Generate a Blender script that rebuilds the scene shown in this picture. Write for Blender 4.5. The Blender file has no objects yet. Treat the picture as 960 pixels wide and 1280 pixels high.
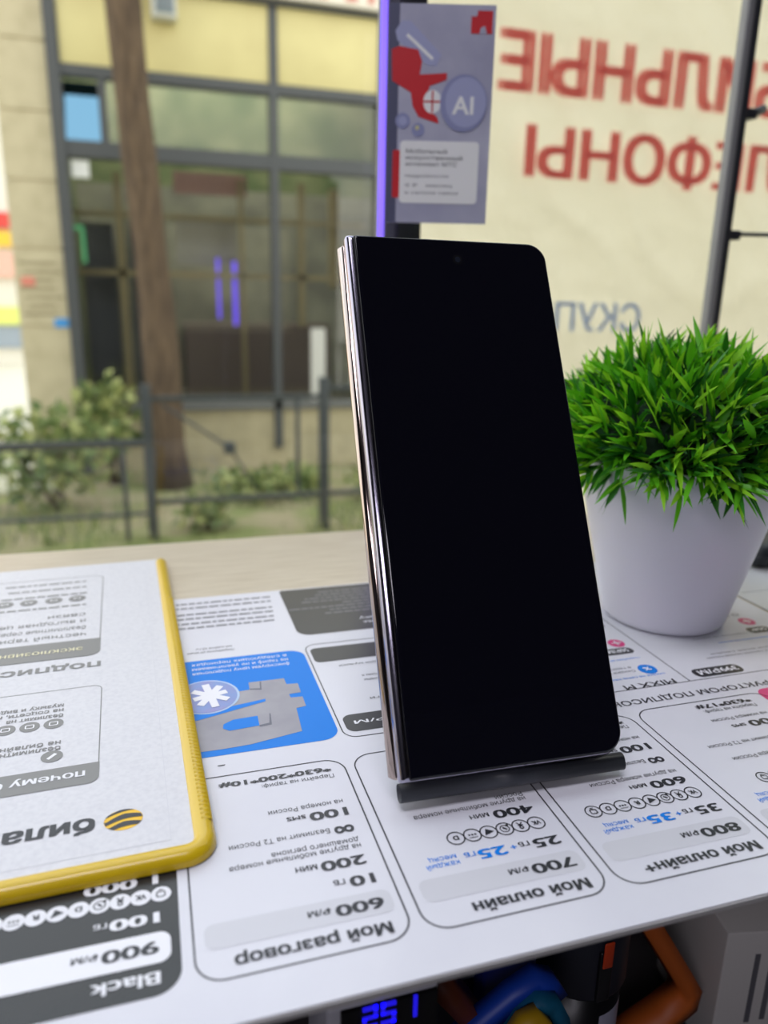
import bpy, bmesh, math, random
from mathutils import Vector, Matrix, noise
from mathutils.geometry import delaunay_2d_cdt
random.seed(7)
S = bpy.context.scene
C = S.collection
PI = math.pi
def lin(r, g, b):
    f = lambda c: (c/255/12.92) if c/255 <= .04045 else ((c/255+.055)/1.055)**2.4
    return (f(r), f(g), f(b), 1)

# ------------------------------------------------------------------ camera
yaw, pitch, roll = .3001, .2733, .0215
fwd = Vector((math.sin(yaw)*math.cos(pitch), math.cos(yaw)*math.cos(pitch), -math.sin(pitch)))
rgt = Vector((math.cos(yaw), -math.sin(yaw), 0))
upv = rgt.cross(fwd)
r2 = math.cos(roll)*rgt + math.sin(roll)*upv
u2 = -math.sin(roll)*rgt + math.cos(roll)*upv
cam = bpy.data.cameras.new('camera')
cam_o = bpy.data.objects.new('camera', cam)
C.objects.link(cam_o)
M = Matrix((r2, u2, -fwd)).transposed().to_4x4()
M.translation = Vector((-.0004, -.1205, .1279))
cam_o.matrix_world = M
cam.sensor_fit = 'VERTICAL'
cam.sensor_height = 36
cam.lens = 951.5*36/1280
cam.clip_start = .005
cam.dof.use_dof = True
cam.dof.focus_distance = .222
cam.dof.aperture_fstop = cam.lens/2.7
S.camera = cam_o

# ------------------------------------------------------------------ world, lights, exposure
w = bpy.data.worlds.new('sky')
S.world = w
w.use_nodes = True
nt = w.node_tree
nt.nodes.clear()
tc = nt.nodes.new('ShaderNodeTexCoord')
sp = nt.nodes.new('ShaderNodeSeparateXYZ')
rp = nt.nodes.new('ShaderNodeValToRGB')
bg = nt.nodes.new('ShaderNodeBackground')
wo = nt.nodes.new('ShaderNodeOutputWorld')
nt.links.new(tc.outputs['Generated'], sp.inputs[0])
nt.links.new(sp.outputs['Z'], rp.inputs[0])
nt.links.new(rp.outputs[0], bg.inputs[0])
nt.links.new(bg.outputs[0], wo.inputs[0])
e = rp.color_ramp.elements
e[0].position = 0; e[0].color = (1, .97, .90, 1)
e[1].position = .75; e[1].color = (.80, .90, 1, 1)
m_ = e.new(.3); m_.color = (.97, .98, .98, 1)
bg.inputs[1].default_value = 2.35
S.view_settings.view_transform = 'Standard'
S.view_settings.look = 'None'
S.view_settings.exposure = 0
S.view_settings.gamma = 1
S.view_settings.use_curve_mapping = False

def area(name, loc, aim, sx, sy, power, col):
    l = bpy.data.lights.new(name, 'AREA')
    l.shape = 'RECTANGLE'; l.size = sx; l.size_y = sy; l.energy = power; l.color = col
    o = bpy.data.objects.new(name, l); C.objects.link(o)
    o.location = loc
    o.rotation_euler = (Vector(aim)-Vector(loc)).to_track_quat('-Z', 'Y').to_euler()
    return o
area('unseen_shop_light', (-.35, -.35, 1.66), (-.35, -.3, 0), 1.0, .5, 16, (.91, .89, 1))
area('unseen_shop_light', (-1.3, -1.9, 1.66), (-1.0, -1.2, 0), 1.2, .6, 24, (.92, .88, 1))  # fill light added behind the camera to brighten pot and poster
area('far_shop_fill', (.6, 6.6, 2.3), (.6, 6.6, 0), 2.2, .8, 52, (1, .98, .86))  # unseen light added to brighten the store behind the panes

# ------------------------------------------------------------------ materials
MATS = {}
def mat(name, rgb, rough=.5, metal=0, spec=.5, coat=0, coat_r=.1, emit=None, estr=0, bump=None, vary=None, trans=0):
    """rgb in 0-255 sRGB; bump=(scale, strength, distance); vary=(scale, rgb2, lo, hi, stretch)"""
    if name in MATS: return MATS[name]
    m = bpy.data.materials.new(name); m.use_nodes = True
    t = m.node_tree; b = t.nodes['Principled BSDF']
    b.inputs['Base Color'].default_value = lin(*rgb)
    b.inputs['Roughness'].default_value = rough
    b.inputs['Metallic'].default_value = metal
    b.inputs['Specular IOR Level'].default_value = spec
    b.inputs['Coat Weight'].default_value = coat
    b.inputs['Coat Roughness'].default_value = coat_r
    if emit:
        b.inputs['Emission Color'].default_value = lin(*emit)
        b.inputs['Emission Strength'].default_value = estr
    if vary or bump:
        co = t.nodes.new('ShaderNodeTexCoord')
        mp = t.nodes.new('ShaderNodeMapping')
        t.links.new(co.outputs['Object'], mp.inputs[0])
    if vary:
        n = t.nodes.new('ShaderNodeTexNoise'); n.inputs['Scale'].default_value = vary[0]; n.inputs['Detail'].default_value = 5
        if len(vary) > 4: mp.inputs['Scale'].default_value = vary[4]
        r = t.nodes.new('ShaderNodeValToRGB')
        r.color_ramp.elements[0].position = vary[2]; r.color_ramp.elements[0].color = lin(*rgb)
        r.color_ramp.elements[1].position = vary[3]; r.color_ramp.elements[1].color = lin(*vary[1])
        t.links.new(mp.outputs[0], n.inputs['Vector'])
        t.links.new(n.outputs['Fac'], r.inputs[0])
        t.links.new(r.outputs[0], b.inputs['Base Color'])
    if bump:
        n2 = t.nodes.new('ShaderNodeTexNoise'); n2.inputs['Scale'].default_value = bump[0]; n2.inputs['Detail'].default_value = 6
        bp = t.nodes.new('ShaderNodeBump'); bp.inputs['Strength'].default_value = bump[1]; bp.inputs['Distance'].default_value = bump[2]
        t.links.new(mp.outputs[0], n2.inputs['Vector'])
        t.links.new(n2.outputs['Fac'], bp.inputs['Height'])
        t.links.new(bp.outputs[0], b.inputs['Normal'])
    if trans:
        out = t.nodes['Material Output']
        tr = t.nodes.new('ShaderNodeBsdfTranslucent'); mx = t.nodes.new('ShaderNodeMixShader')
        tr.inputs[0].default_value = lin(*rgb)
        mx.inputs[0].default_value = trans
        t.links.new(b.outputs[0], mx.inputs[1]); t.links.new(tr.outputs[0], mx.inputs[2])
        t.links.new(mx.outputs[0], out.inputs[0])
    MATS[name] = m
    return m
def glass_mat(name, tint, refl=1.0, rough=0.0):
    m = bpy.data.materials.new(name); m.use_nodes = True
    t = m.node_tree; t.nodes.clear()
    out = t.nodes.new('ShaderNodeOutputMaterial')
    tr = t.nodes.new('ShaderNodeBsdfTransparent'); tr.inputs[0].default_value = tint
    gl = t.nodes.new('ShaderNodeBsdfGlossy'); gl.inputs['Roughness'].default_value = rough
    fr = t.nodes.new('ShaderNodeFresnel'); fr.inputs[0].default_value = 1.5
    mu = t.nodes.new('ShaderNodeMath'); mu.operation = 'MULTIPLY'; mu.inputs[1].default_value = refl
    mx = t.nodes.new('ShaderNodeMixShader')
    t.links.new(fr.outputs[0], mu.inputs[0]); t.links.new(mu.outputs[0], mx.inputs[0])
    t.links.new(tr.outputs[0], mx.inputs[1]); t.links.new(gl.outputs[0], mx.inputs[2])
    t.links.new(mx.outputs[0], out.inputs[0])
    return m

# ------------------------------------------------------------------ mesh builder
class MB:
    def __init__(s): s.v = []; s.f = []; s.m = []; s.mats = []; s.sm = []
    def mi(s, m):
        if m not in s.mats: s.mats.append(m)
        return s.mats.index(m)
    def add(s, vs, fs, m, smooth=False):
        k = len(s.v); s.v += [tuple(p) for p in vs]; i = s.mi(m)
        for f in fs:
            s.f.append([k+j for j in f]); s.m.append(i); s.sm.append(smooth)
    def build(s, name, parent=None, loc=None):
        me = bpy.data.meshes.new(name)
        me.from_pydata(s.v, [], s.f)
        for m in s.mats: me.materials.append(m)
        me.polygons.foreach_set('material_index', s.m)
        me.polygons.foreach_set('use_smooth', s.sm)
        me.update()
        o = bpy.data.objects.new(name, me); C.objects.link(o)
        if parent: o.parent = parent
        if loc: o.location = loc
        return o
    def box(s, x0, x1, y0, y1, z0, z1, m, bev=0, seg=2, mtx=None):
        bm = bmesh.new(); bmesh.ops.create_cube(bm, size=1)
        for v in bm.verts:
            v.co = Vector(((x0+x1)/2+v.co.x*(x1-x0), (y0+y1)/2+v.co.y*(y1-y0), (z0+z1)/2+v.co.z*(z1-z0)))
        if bev: bmesh.ops.bevel(bm, geom=bm.edges[:], offset=bev, segments=seg, profile=.5, affect='EDGES')
        s.bm(bm, m, bev > 0 and seg > 1, mtx)
    def bm(s, bm, m, smooth=False, mtx=None):
        bm.verts.index_update()
        s.add([(mtx @ v.co) if mtx else v.co for v in bm.verts], [[v.index for v in f.verts] for f in bm.faces], m, smooth)
        bm.free()
    def lathe(s, prof, m, seg=48, cx=0, cy=0, smooth=True):
        vs = []; fs = []; n = len(prof)
        for i in range(seg):
            a = 2*PI*i/seg
            for (r, z) in prof: vs.append((cx+r*math.cos(a), cy+r*math.sin(a), z))
        for i in range(seg):
            j = (i+1) % seg
            for k in range(n-1): fs.append((i*n+k, j*n+k, j*n+k+1, i*n+k+1))
        s.add(vs, fs, m, smooth)
    def tube(s, pts, rad, m, seg=10, cap=True):
        pts = [Vector(p) for p in pts]; rad = rad if isinstance(rad, (list, tuple)) else [rad]*len(pts)
        vs = []; fs = []; ref = None
        for i, p in enumerate(pts):
            d = (pts[min(i+1, len(pts)-1)]-pts[max(i-1, 0)]).normalized()
            if ref is None: ref = Vector((0, 0, 1)) if abs(d.z) < .9 else Vector((1, 0, 0))
            a = d.cross(ref).normalized(); b = a.cross(d).normalized(); ref = b
            for k in range(seg):
                t = 2*PI*k/seg
                vs.append(p+(a*math.cos(t)+b*math.sin(t))*rad[i])
        for i in range(len(pts)-1):
            for k in range(seg):
                l = (k+1) % seg
                fs.append((i*seg+k, i*seg+l, (i+1)*seg+l, (i+1)*seg+k))
        if cap: fs += [list(range(seg))[::-1], list(range((len(pts)-1)*seg, len(pts)*seg))]
        s.add(vs, fs, m, True)
    def band(s, pts, widthvec, thick, m):
        """flat strap along pts, width along widthvec"""
        pts = [Vector(p) for p in pts]; wv = Vector(widthvec); vs = []; fs = []
        for i, p in enumerate(pts):
            d = (pts[min(i+1, len(pts)-1)]-pts[max(i-1, 0)]).normalized()
            n = d.cross(wv).normalized()*thick/2
            vs += [p-wv/2-n, p+wv/2-n, p+wv/2+n, p-wv/2+n]
        for i in range(len(pts)-1):
            for k in range(4):
                l = (k+1) % 4
                fs.append((i*4+k, i*4+l, i*4+4+l, i*4+4+k))
        fs += [(3, 2, 1, 0), tuple(range(len(vs)-4, len(vs)))]
        s.add(vs, fs, m, True)
    def prism(s, outlines, m, cap0=True, cap1=True, smooth=True):
        """stack of equal-length closed outlines (3-D points)"""
        n = len(outlines[0]); vs = [p for o in outlines for p in o]; fs = []
        for i in range(len(outlines)-1):
            for k in range(n):
                l = (k+1) % n
                fs.append((i*n+k, i*n+l, (i+1)*n+l, (i+1)*n+k))
        s.add(vs, fs, m, smooth)
        if cap0: s.add(outlines[0], [list(range(n))[::-1]], m)
        if cap1: s.add(outlines[-1], [list(range(n))], m)

def rrect(x0, x1, y0, y1, r, n=8):
    """rounded rectangle outline, CCW; r one radius or (bl, br, tr, tl)"""
    if not isinstance(r, (tuple, list)): r = (r,)*4
    out = []
    for (cx, cy, a0, q) in ((x0+r[0], y0+r[0], PI, r[0]), (x1-r[1], y0+r[1], 1.5*PI, r[1]), (x1-r[2], y1-r[2], 0, r[2]), (x0+r[3], y1-r[3], .5*PI, r[3])):
        for i in range(n+1):
            a = a0+PI/2*i/n
            out.append((cx+q*math.cos(a), cy+q*math.sin(a)))
    return out

def thing(name, label, cat, loc=(0, 0, 0), rotz=0, group=None):
    o = bpy.data.objects.new(name, None); C.objects.link(o)
    o.empty_display_size = .02
    o.location = loc; o.rotation_euler = (0, 0, rotz)
    return tag(o, label, cat, group)
def tag(o, label, cat, group=None, kind=None):
    o['label'] = label; o['category'] = cat
    if group: o['group'] = group
    if kind: o['kind'] = kind
    return o
def struct(o):
    o['kind'] = 'structure'; return o

# ------------------------------------------------------------------ text as flat meshes
_tc = {}
def fill_outline(vs, es):
    """triangulate closed outlines (non-zero winding)"""
    nxt = {}; adj = {}
    for a, b in es: adj.setdefault(a, []).append(b); adj.setdefault(b, []).append(a)
    seen = set(); loops = []
    for a in sorted(adj):
        if a in seen: continue
        lp = [a]; seen.add(a)
        cur = a+1 if a+1 in adj[a] else adj[a][0]
        while cur not in seen:
            lp.append(cur); seen.add(cur)
            n2 = [q for q in adj[cur] if q not in seen]
            if not n2: break
            cur = n2[0]
        if len(lp) > 2: loops.append(lp)
    if not loops: return vs, []
    ed = [(lp[i], lp[(i+1) % len(lp)]) for lp in loops for i in range(len(lp))]
    V, _, F, _, _, _ = delaunay_2d_cdt([Vector(v) for v in vs], ed, [], 0, 1e-6)
    L = []
    for lp in loops:
        q = [vs[i] for i in lp]
        L.append((min(a[0] for a in q), max(a[0] for a in q), min(a[1] for a in q), max(a[1] for a in q), q))
    out = []
    for f in F:
        cx = sum(V[i].x for i in f)/len(f); cy = sum(V[i].y for i in f)/len(f); wn = 0
        for x0, x1, y0, y1, q in L:
            if not (x0 < cx < x1 and y0 < cy < y1): continue
            for i in range(len(q)):
                (ax, ay), (bx, by) = q[i-1], q[i]
                if (ay > cy) != (by > cy) and cx < ax+(cy-ay)*(bx-ax)/(by-ay): wn += 1 if by > ay else -1
        if wn: out.append(list(f))
    return [(v.x, v.y) for v in V], out
def glyphs(txt, bold):
    k = (txt, bold)
    if k in _tc: return _tc[k]
    cu = bpy.data.curves.new('lettering', 'FONT'); cu.body = txt; cu.size = 1; cu.resolution_u = 4; cu.fill_mode = 'NONE'
    o = bpy.data.objects.new('lettering', cu); C.objects.link(o)
    dg = bpy.context.evaluated_depsgraph_get(); dg.update()
    me = bpy.data.meshes.new_from_object(o.evaluated_get(dg))
    vs, fs = fill_outline([(v.co.x, v.co.y) for v in me.vertices], [tuple(q.vertices) for q in me.edges])
    bpy.data.objects.remove(o); bpy.data.curves.remove(cu); bpy.data.meshes.remove(me)
    x0 = min((v[0] for v in vs), default=0)
    vs = [(x-x0, y, 0) for x, y in vs]
    if bold >= .01:      # heavier weight: the same glyph overprinted four times
        d = bold*1.15; n = len(vs); v4 = []; f4 = []
        for q, (sx, sy) in enumerate(((0, 0), (2*d, 0), (0, d), (2*d, d))):
            v4 += [(x+sx, y+sy-d/2, q) for x, y, _ in vs]; f4 += [[i+n*q for i in p] for p in fs]
        vs, fs = v4, f4
    _tc[k] = (vs, fs, max((v[0] for v in vs), default=1))
    return _tc[k]
CAP = .727
MM = .001
class Flat(MB):
    """printing on a sheet seen upside-down from the camera: x to the right, y away, all in mm; text reads towards -x"""
    z = .00006
    def text(s, t, x, y, wd, cap, m, bold=.012, fit=None, z=2):
        vs, fs, w0 = glyphs(t, bold)
        if fit: w0 = glyphs(fit, bold)[2]
        sx = wd/w0; sy = cap/CAP
        s.add([((x-a*sx)*MM, (y-b*sy)*MM, z*s.z+q*.000012) for a, b, q in vs], fs, m)
    def poly(s, pts, m, z=1):
        s.add([(a*MM, b*MM, z*s.z) for a, b in pts], [list(range(len(pts)))], m)
    def rr(s, x0, x1, y0, y1, r, m, z=1): s.poly(rrect(x0, x1, y0, y1, r), m, z)
    def line(s, x0, y0, x1, y1, wd, m, z=1):
        d = Vector((x1-x0, y1-y0)).normalized()*wd/2; n = Vector((-d.y, d.x))
        s.poly([(x0-n.x, y0-n.y), (x1-n.x, y1-n.y), (x1+n.x, y1+n.y), (x0+n.x, y0+n.y)], m, z)
    def ring(s, a, b, m, z=1):
        n = len(a)
        s.add([(p[0]*MM, p[1]*MM, z*s.z) for p in a+b], [(i, (i+1) % n, n+(i+1) % n, n+i) for i in range(n)], m)
    def frame(s, x0, x1, y0, y1, r, wd, m, z=1):
        r_ = tuple(r) if isinstance(r, (tuple, list)) else (r,)*4
        s.ring(rrect(x0, x1, y0, y1, r_), rrect(x0+wd, x1-wd, y0+wd, y1-wd, tuple(max(q-wd, .01) for q in r_)), m, z)
    def disc(s, x, y, r, m, z=1, ry=None, n=28):
        s.poly([(x+r*math.cos(2*PI*i/n), y+(ry or r)*math.sin(2*PI*i/n)) for i in range(n)], m, z)
    def circ(s, x, y, r, wd, m, z=1, n=28):
        f = lambda q: [(x+q*math.cos(2*PI*i/n), y+q*math.sin(2*PI*i/n)) for i in range(n)]
        s.ring(f(r), f(r-wd), m, z)
    def fake(s, x, y, wd, cap, m, z=2):
        """a line of print too small to read: word-length dashes"""
        q = x; random.seed(int(x*13+y*7))
        while q > x-wd+1:
            L = min(random.uniform(1.5, 5), q-(x-wd)); s.poly([(q-L, y-cap), (q, y-cap), (q, y), (q-L, y)], m, z); q -= L+cap*.55

# ================================================================== THE ROOM
wallm = mat('grey_wall_paint', (70, 70, 78), .8)
ceilm = mat('ceiling_paint', (66, 66, 74), .9)
floorm = mat('floor_tile', (90, 88, 86), .5)
metal_dark = mat('dark_window_metal', (44, 45, 50), .45)
metal_grey = mat('grey_window_metal', (132, 132, 134), .45)
def shell(name, *a, m=wallm):
    b = MB(); b.box(*a, m); return struct(b.build(name))
shell('floor', -2.6, 2.6, -3.6, .30, -1.25, -1.15, m=floorm)
shell('ceiling', -2.6, 2.6, -3.6, .30, 1.70, 1.80, m=ceilm)
shell('wall_back', -2.6, 2.6, -3.7, -3.6, -1.15, 1.70)
shell('wall_left', -2.7, -2.6, -3.6, .30, -1.15, 1.70)
shell('wall_right', 2.6, 2.7, -3.6, .30, -1.15, 1.70)
b = MB()
b.box(-2.6, 2.6, .287, .30, -1.15, -.03, wallm)
b.box(-2.6, 2.6, .287, .30, 1.25, 1.70, wallm)
b.box(-2.6, -1.7, .287, .30, -.03, 1.25, wallm)
b.box(1.7, 2.6, .287, .30, -.03, 1.25, wallm)
struct(b.build('wall_front'))
shop_glass = glass_mat('shop_window_glass', (.97, .97, .95, 1), 1.0)
for n_, x0, x1 in (('window_1', -1.7, .123), ('window_2', .142, .334), ('window_3', .345, 1.7)):
    b = MB(); b.add([(x0, .292, -.03), (x1, .292, -.03), (x1, .292, 1.25), (x0, .292, 1.25)], [(0, 1, 2, 3)], shop_glass)
    struct(b.build(n_))
b = MB(); b.box(.1235, .1285, .2875, .30, -.03, 1.25, mat('pillar_side_grey', (96, 96, 104), .5)); b.box(.1285, .142, .284, .302, -.03, 1.25, metal_dark, .001)
struct(b.build('trim_1'))
b = MB(); b.box(.3345, .3390, .2885, .2955, -.03, 1.25, metal_grey, .0008); b.box(.3390, .3435, .2885, .2955, -.03, 1.25, metal_dark, .0008)
tr2 = struct(b.build('trim_2'))
# thin rods that hook onto the mullion
for z, x1, nm in ((.170, .50, 'rod'), (.2375, .36, 'catch')):
    b = MB(); b.tube([(.343, .295, z), (.352, .295, z+.0008), (x1, .295, z+.004)], .0013 if nm == 'rod' else .0026, metal_dark, 8)
    b.box(.3435, .352, .290, .300, z-.003, z+.0025, metal_dark, .0006)
    b.build(nm, tr2)

# ================================================================== COUNTER
wood = mat('pale_wood_laminate', (205, 194, 172), .38, vary=(14, (188, 175, 152), .35, .7, (3, 30, 1)))
white_edge = mat('white_edge_banding', (176, 174, 172), .4)
under = mat('dark_underside', (64, 60, 62), .6)
ctr = thing('display_counter', 'pale wood display counter by the window under the price sheets', 'counter', (0, 0, -1.15))
b = MB(); b.box(-1.3, 1.3, -.0095, .283, -.0015, -.0004, wood, .0003); b.build('countertop', ctr).location = (0, 0, 1.15)
b = MB(); b.box(-1.3, 1.3, -.0102, -.0095, -.0015, -.0003, white_edge); b.build('edge_strip', ctr).location = (0, 0, 1.15)
b = MB(); b.box(-1.3, 1.3, -.004, .16, -.17, -.155, under); b.build('lower_shelf', ctr).location = (0, 0, 1.15)
b = MB(); b.box(-1.3, 1.3, .16, .175, -1.13, -.0016, mat('mauve_grey_panel', (120, 104, 114), .6)); b.build('back_panel', ctr).location = (0, 0, 1.15)
b = MB(); b.box(-1.3, 1.3, -.003, .004, -1.13, -.171, under); b.build('front_panel', ctr).location = (0, 0, 1.15)
for x in (-1.3, 1.282):
    b = MB(); b.box(x, x+.018, -.003, .28, -1.15, -.0016, under); b.build('side_panel', ctr).location = (0, 0, 1.15)

# ================================================================== MAIN PRICE SHEET
paper = mat('laminated_white_paper', (216, 216, 222), .32, spec=.5, vary=(16, (206, 206, 214), .45, .75))
ink = mat('black_ink', (38, 39, 44), .33)
dark = mat('charcoal_ink', (44, 44, 46), .30)
grey_pill = mat('pale_grey_ink', (203, 203, 208), .32)
midgrey = mat('grey_print_ink', (110, 110, 116), .33)
blue = mat('blue_ink', (0, 124, 220), .4, spec=.25)
pink = mat('magenta_ink', (215, 40, 120), .32)
whitei = mat('white_print', (232, 232, 236), .32)
silver = mat('silver_grey_ink', (160, 158, 164), .32, vary=(60, (138, 136, 146), .3, .7))
sheet = MB()
sheet.box(-.0465, .2505, -.0098, .2000, -.0003, 0, paper)
sheet_o = tag(sheet.build('price_sheet', None, (0, 0, .0001)), 'large white laminated sheet of mobile tariff cards lying under the folding phone', 'price sheet')
W = 47.4
def icon(f, x, y, kind, fg, r=2.35, disc=None):
    if disc: f.disc(x, y, r-.1, disc, 2)
    else: f.circ(x, y, r, .34, fg, 2)
    if kind in ('VK', 'R', 'D'):
        f.text(kind, x+(1.15 if kind == 'VK' else .75), y+.75, 2.3 if kind == 'VK' else 1.5, 1.5, fg, .03, z=3)
    elif kind == 'ok':
        f.circ(x, y-.65, .62, .32, fg, 3); f.line(x-.75, y+.15, x+.75, y+.15, .34, fg, 3)
        f.line(x, y+.2, x-.7, y+1.2, .34, fg, 3); f.line(x, y+.2, x+.7, y+1.2, .34, fg, 3)
    elif kind == 'wa':
        f.circ(x, y, 1.3, .26, fg, 3); f.line(x+.5, y-.4, x-.4, y+.5, .5, fg, 3); f.poly([(x+1.5, y+1.5), (x+.4, y+1.2), (x+1.2, y+.4)], fg, 3)
    elif kind == 'tg':
        f.poly([(x-1.3, y-1.1), (x+1.4, y-.1), (x-.5, y+1.2)], fg, 3)
    elif kind == 'dots':
        for d in (-.8, 0, .8): f.disc(x+d, y+.1, .3, fg, 3, n=10)
        f.poly([(x-1.2, y-.8), (x+1.2, y-.8), (x+1.2, y-1.0), (x-1.2, y-1.0)], fg, 3)
    elif kind == 'bag':
        f.frame(x-1, x+1, y-1, y+.8, .4, .28, fg, 3); f.line(x-.5, y+1.2, x+.5, y+1.2, .28, fg, 3)
def head(f, k, title, tw, price, pw, fg=ink, pill=grey_pill):
    x = W*k
    f.text(title, x+42, 5.3, tw, 3.0, fg, .03)
    f.rr(x+3.6, x+44.2, 7.8, 14.6, 2.2, pill)
    f.text(price, x+42.2, 12.4, pw, 3.15, ink, .026)
    f.text('₽/М', x+30.4, 12.4, 5.1, 1.65, ink, .02)
CARDS = {}
# --- first white card
f = Flat(); k = 0
f.frame(1.2, W-1.2, 0, 66.5, 6, .42, ink)
head(f, 0, 'Мой разговор', 33, '600', 10.9)
f.text('10', 42.3, 20, 5.9, 3.1, ink, .026); f.text('ГБ', 35.4, 19.9, 2.7, 1.5, ink, .02)
f.text('200', 41.9, 26.4, 10.8, 3.2, ink, .026); f.text('МИН', 30.3, 26.2, 5.1, 1.6, ink, .02)
f.text('на другие мобильные номера', 42, 30.4, 31.4, 1.75, ink, .003)
f.text('домашнего региона', 42, 32.6, 21.3, 1.75, ink, .003)
f.text('∞', 42, 38.3, 5, 4.6, ink, .02)
f.text('Безлимит на Т2 России', 35.9, 37.6, 24.7, 1.75, ink, .003)
f.text('100', 42.1, 44.5, 10, 3.2, ink, .026); f.text('SMS', 31.2, 44.3, 4.9, 1.5, ink, .02)
f.text('на номера России', 41.8, 48, 19.6, 1.75, ink, .003)
f.text('Перейти на тариф:', 42.1, 59.5, 19.9, 1.6, ink, .003)
f.text('*630*200*10#', 42, 62.9, 31, 2.1, ink, .03)
f.ring([(12.6+1.2*math.cos(a), 71.6-.5*math.sin(a)) for a in (0, .8, 1.6, 2.4, 3.1)], [(12.6+.8*math.cos(a), 71.7-.15*math.sin(a)) for a in (0, .8, 1.6, 2.4, 3.1)], ink)
CARDS[0] = f
def online(k, title, tw, price, pw, gb, minutes, lines, kinds):
    f = Flat(); x = W*k
    f.frame(x+1.2, x+W-1.2, 0, 66.5, 6, .42, ink)
    head(f, k, title, tw, price, pw)
    f.text(gb, x+42.6, 20.2, 7.2, 3.1, ink, .026); f.text('ГБ', x+34.5, 20.2, 2.8, 1.5, ink, .02)
    f.text('+', x+31, 20, 1.6, 1.9, blue, .02)
    f.text(gb, x+28.3, 20.3, 7.5, 3.1, blue, .026); f.text('ГБ', x+20.3, 20.3, 2.9, 1.4, blue, .02)
    f.text('каждый', x+15.6, 18.6, 8.2, 1.65, blue, .004); f.text('месяц', x+15.5, 20.7, 6.9, 1.65, blue, .004)
    for i, kd in enumerate(kinds): icon(f, x+39.8-4.4*i, 25.7, kd, ink)
    f.text(minutes, x+41.8, 32.8, 11.3, 3.1, ink, .026); f.text('МИН', x+29.4, 32.7, 5.2, 1.5, ink, .02)
    for i, (t, wd) in enumerate(lines): f.text(t, x+41.7, 36.3+2.1*i, wd, 1.75, ink, .003)
    return f, x
six = ['VK', 'ok', 'wa', 'tg', 'dots', 'D']
eight = ['VK', 'ok', 'wa', 'tg', 'R', 'dots', 'D', 'bag']
f, x = online(1, 'Мой онлайн', 28.9, '700', 11.2, '25', '400', [('на другие мобильные номера', 31.4), ('России', 7.8)], six)
f.text('∞', x+42, 44.3, 5, 4.6, ink, .02); f.text('Безлимит на Т2 России', x+35.9, 43.6, 24.7, 1.75, ink, .003)
f.text('100', x+42.1, 50, 10, 3.2, ink, .026); f.text('на номера России', x+41.8, 54, 19.6, 1.75, ink, .003)
f.text('Перейти на тариф:', x+42.1, 60.5, 19.9, 1.75, ink, .003)
CARDS[1] = f
f, x = online(2, 'Мой онлайн+', 32.6, '800', 11.4, '35', '600', [('на другие номера России', 27.6)], eight)
f.text('∞', x+42, 43.4, 5, 4.6, ink, .02); f.text('Безлимит на Т2 России', x+35.9, 42.7, 24.7, 1.75, ink, .003)
f.text('100', x+42.1, 49.8, 10, 3.2, ink, .026); f.text('SMS', x+31.2, 49.6, 4.9, 1.5, ink, .02)
f.text('на номера России', x+41.8, 54, 19.6, 1.75, ink, .003)
f.text('Перейти на тариф:', x+42.1, 60.3, 19.9, 1.75, ink, .003); f.text('*630*13#', x+42, 63.6, 21.6, 2.4, ink, .03)
CARDS[2] = f
f = Flat(); x = W*3
f.frame(x+1.2, x+W+6, 0, 67, 6, .42, ink)
f.rr(x+3.6, x+52, 7.8, 14.6, 2.2, grey_pill)
f.text('каждый', x+15.6, 18.6, 8.2, 1.65, blue, .004); f.text('месяц', x+15.5, 20.7, 6.9, 1.65, blue, .004)
for i, kd in enumerate(eight): icon(f, x+47.6-4.4*i, 26.2, kd, ink)
f.text('800', x+47, 33.4, 11.3, 3.1, ink, .026)
f.text('на другие номера России', x+44.5, 36.6, 30, 1.75, ink, .003)
f.text('Безлимит на Т2 России', x+38, 43.6, 26.4, 1.75, ink, .003)
f.text('100', x+44.5, 52.2, 11, 3.2, ink, .026); f.text('SMS', x+32.2, 51.6, 5.2, 1.5, ink, .02)
f.text('на номера России', x+44.2, 55.8, 21.4, 1.75, ink, .003)
f.text('Перейти на тариф:', x+44.6, 61.1, 20.3, 1.75, ink, .003); f.text('*630*17#', x+45, 64.4, 21.7, 2.3, ink, .03)
f.rr(193, 236, 58, 68.5, 4, pink)
CARDS[3] = f
# --- black card
f = Flat(); blackgloss = mat('black_card_ink', (30, 30, 33), .26, vary=(40, (40, 38, 38), .3, .7))
f.rr(-46.2, -1.1, 0, 66, 5.5, blackgloss)
f.text('Black', -5.2, 5.6, 12.9, 3.0, whitei, .02)
f.rr(-45, -3.0, 7.7, 15.6, 2.4, whitei, 2)
f.text('900', -5.3, 13.2, 11.1, 3.2, ink, .026, z=3); f.text('₽/М', -17, 13.1, 5.1, 1.6, ink, .02, z=3)
f.text('100', -5.1, 21.1, 10.1, 3.0, whitei, .03); f.text('ГБ', -15.7, 20.9, 2.7, 1.4, whitei, .02)
for i, kd in enumerate(['bag', 'VK', 'ok', 'wa', 'D', 'tg', 'R', 'dots', 'VK']): icon(f, -4.7-4.25*i, 26.3, kd, ink, 2.3, whitei)
f.text('1 000', -5.2, 32.6, 15.8, 3.1, whitei, .03)
CARDS[-1] = f
lbl = {0: 'white tariff card titled Мой разговор', 1: 'white tariff card titled Мой онлайн', 2: 'white tariff card titled Мой онлайн+', 3: 'white tariff card with a magenta block', -1: 'black tariff card titled Black'}
for k in (-1, 0, 1, 2, 3):
    o = CARDS[k].build('tariff_card', sheet_o); o['label'] = lbl[k]
# --- header strip
f = Flat()
f.line(95, 79.6, 250, 79.6, .35, ink)
f.text('С КОНСТРУКТОРОМ ПОДПИСОК', 227.5, 73.3, 26*3.4, 2.9, ink, .012)
f.build('heading', sheet_o)
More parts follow.
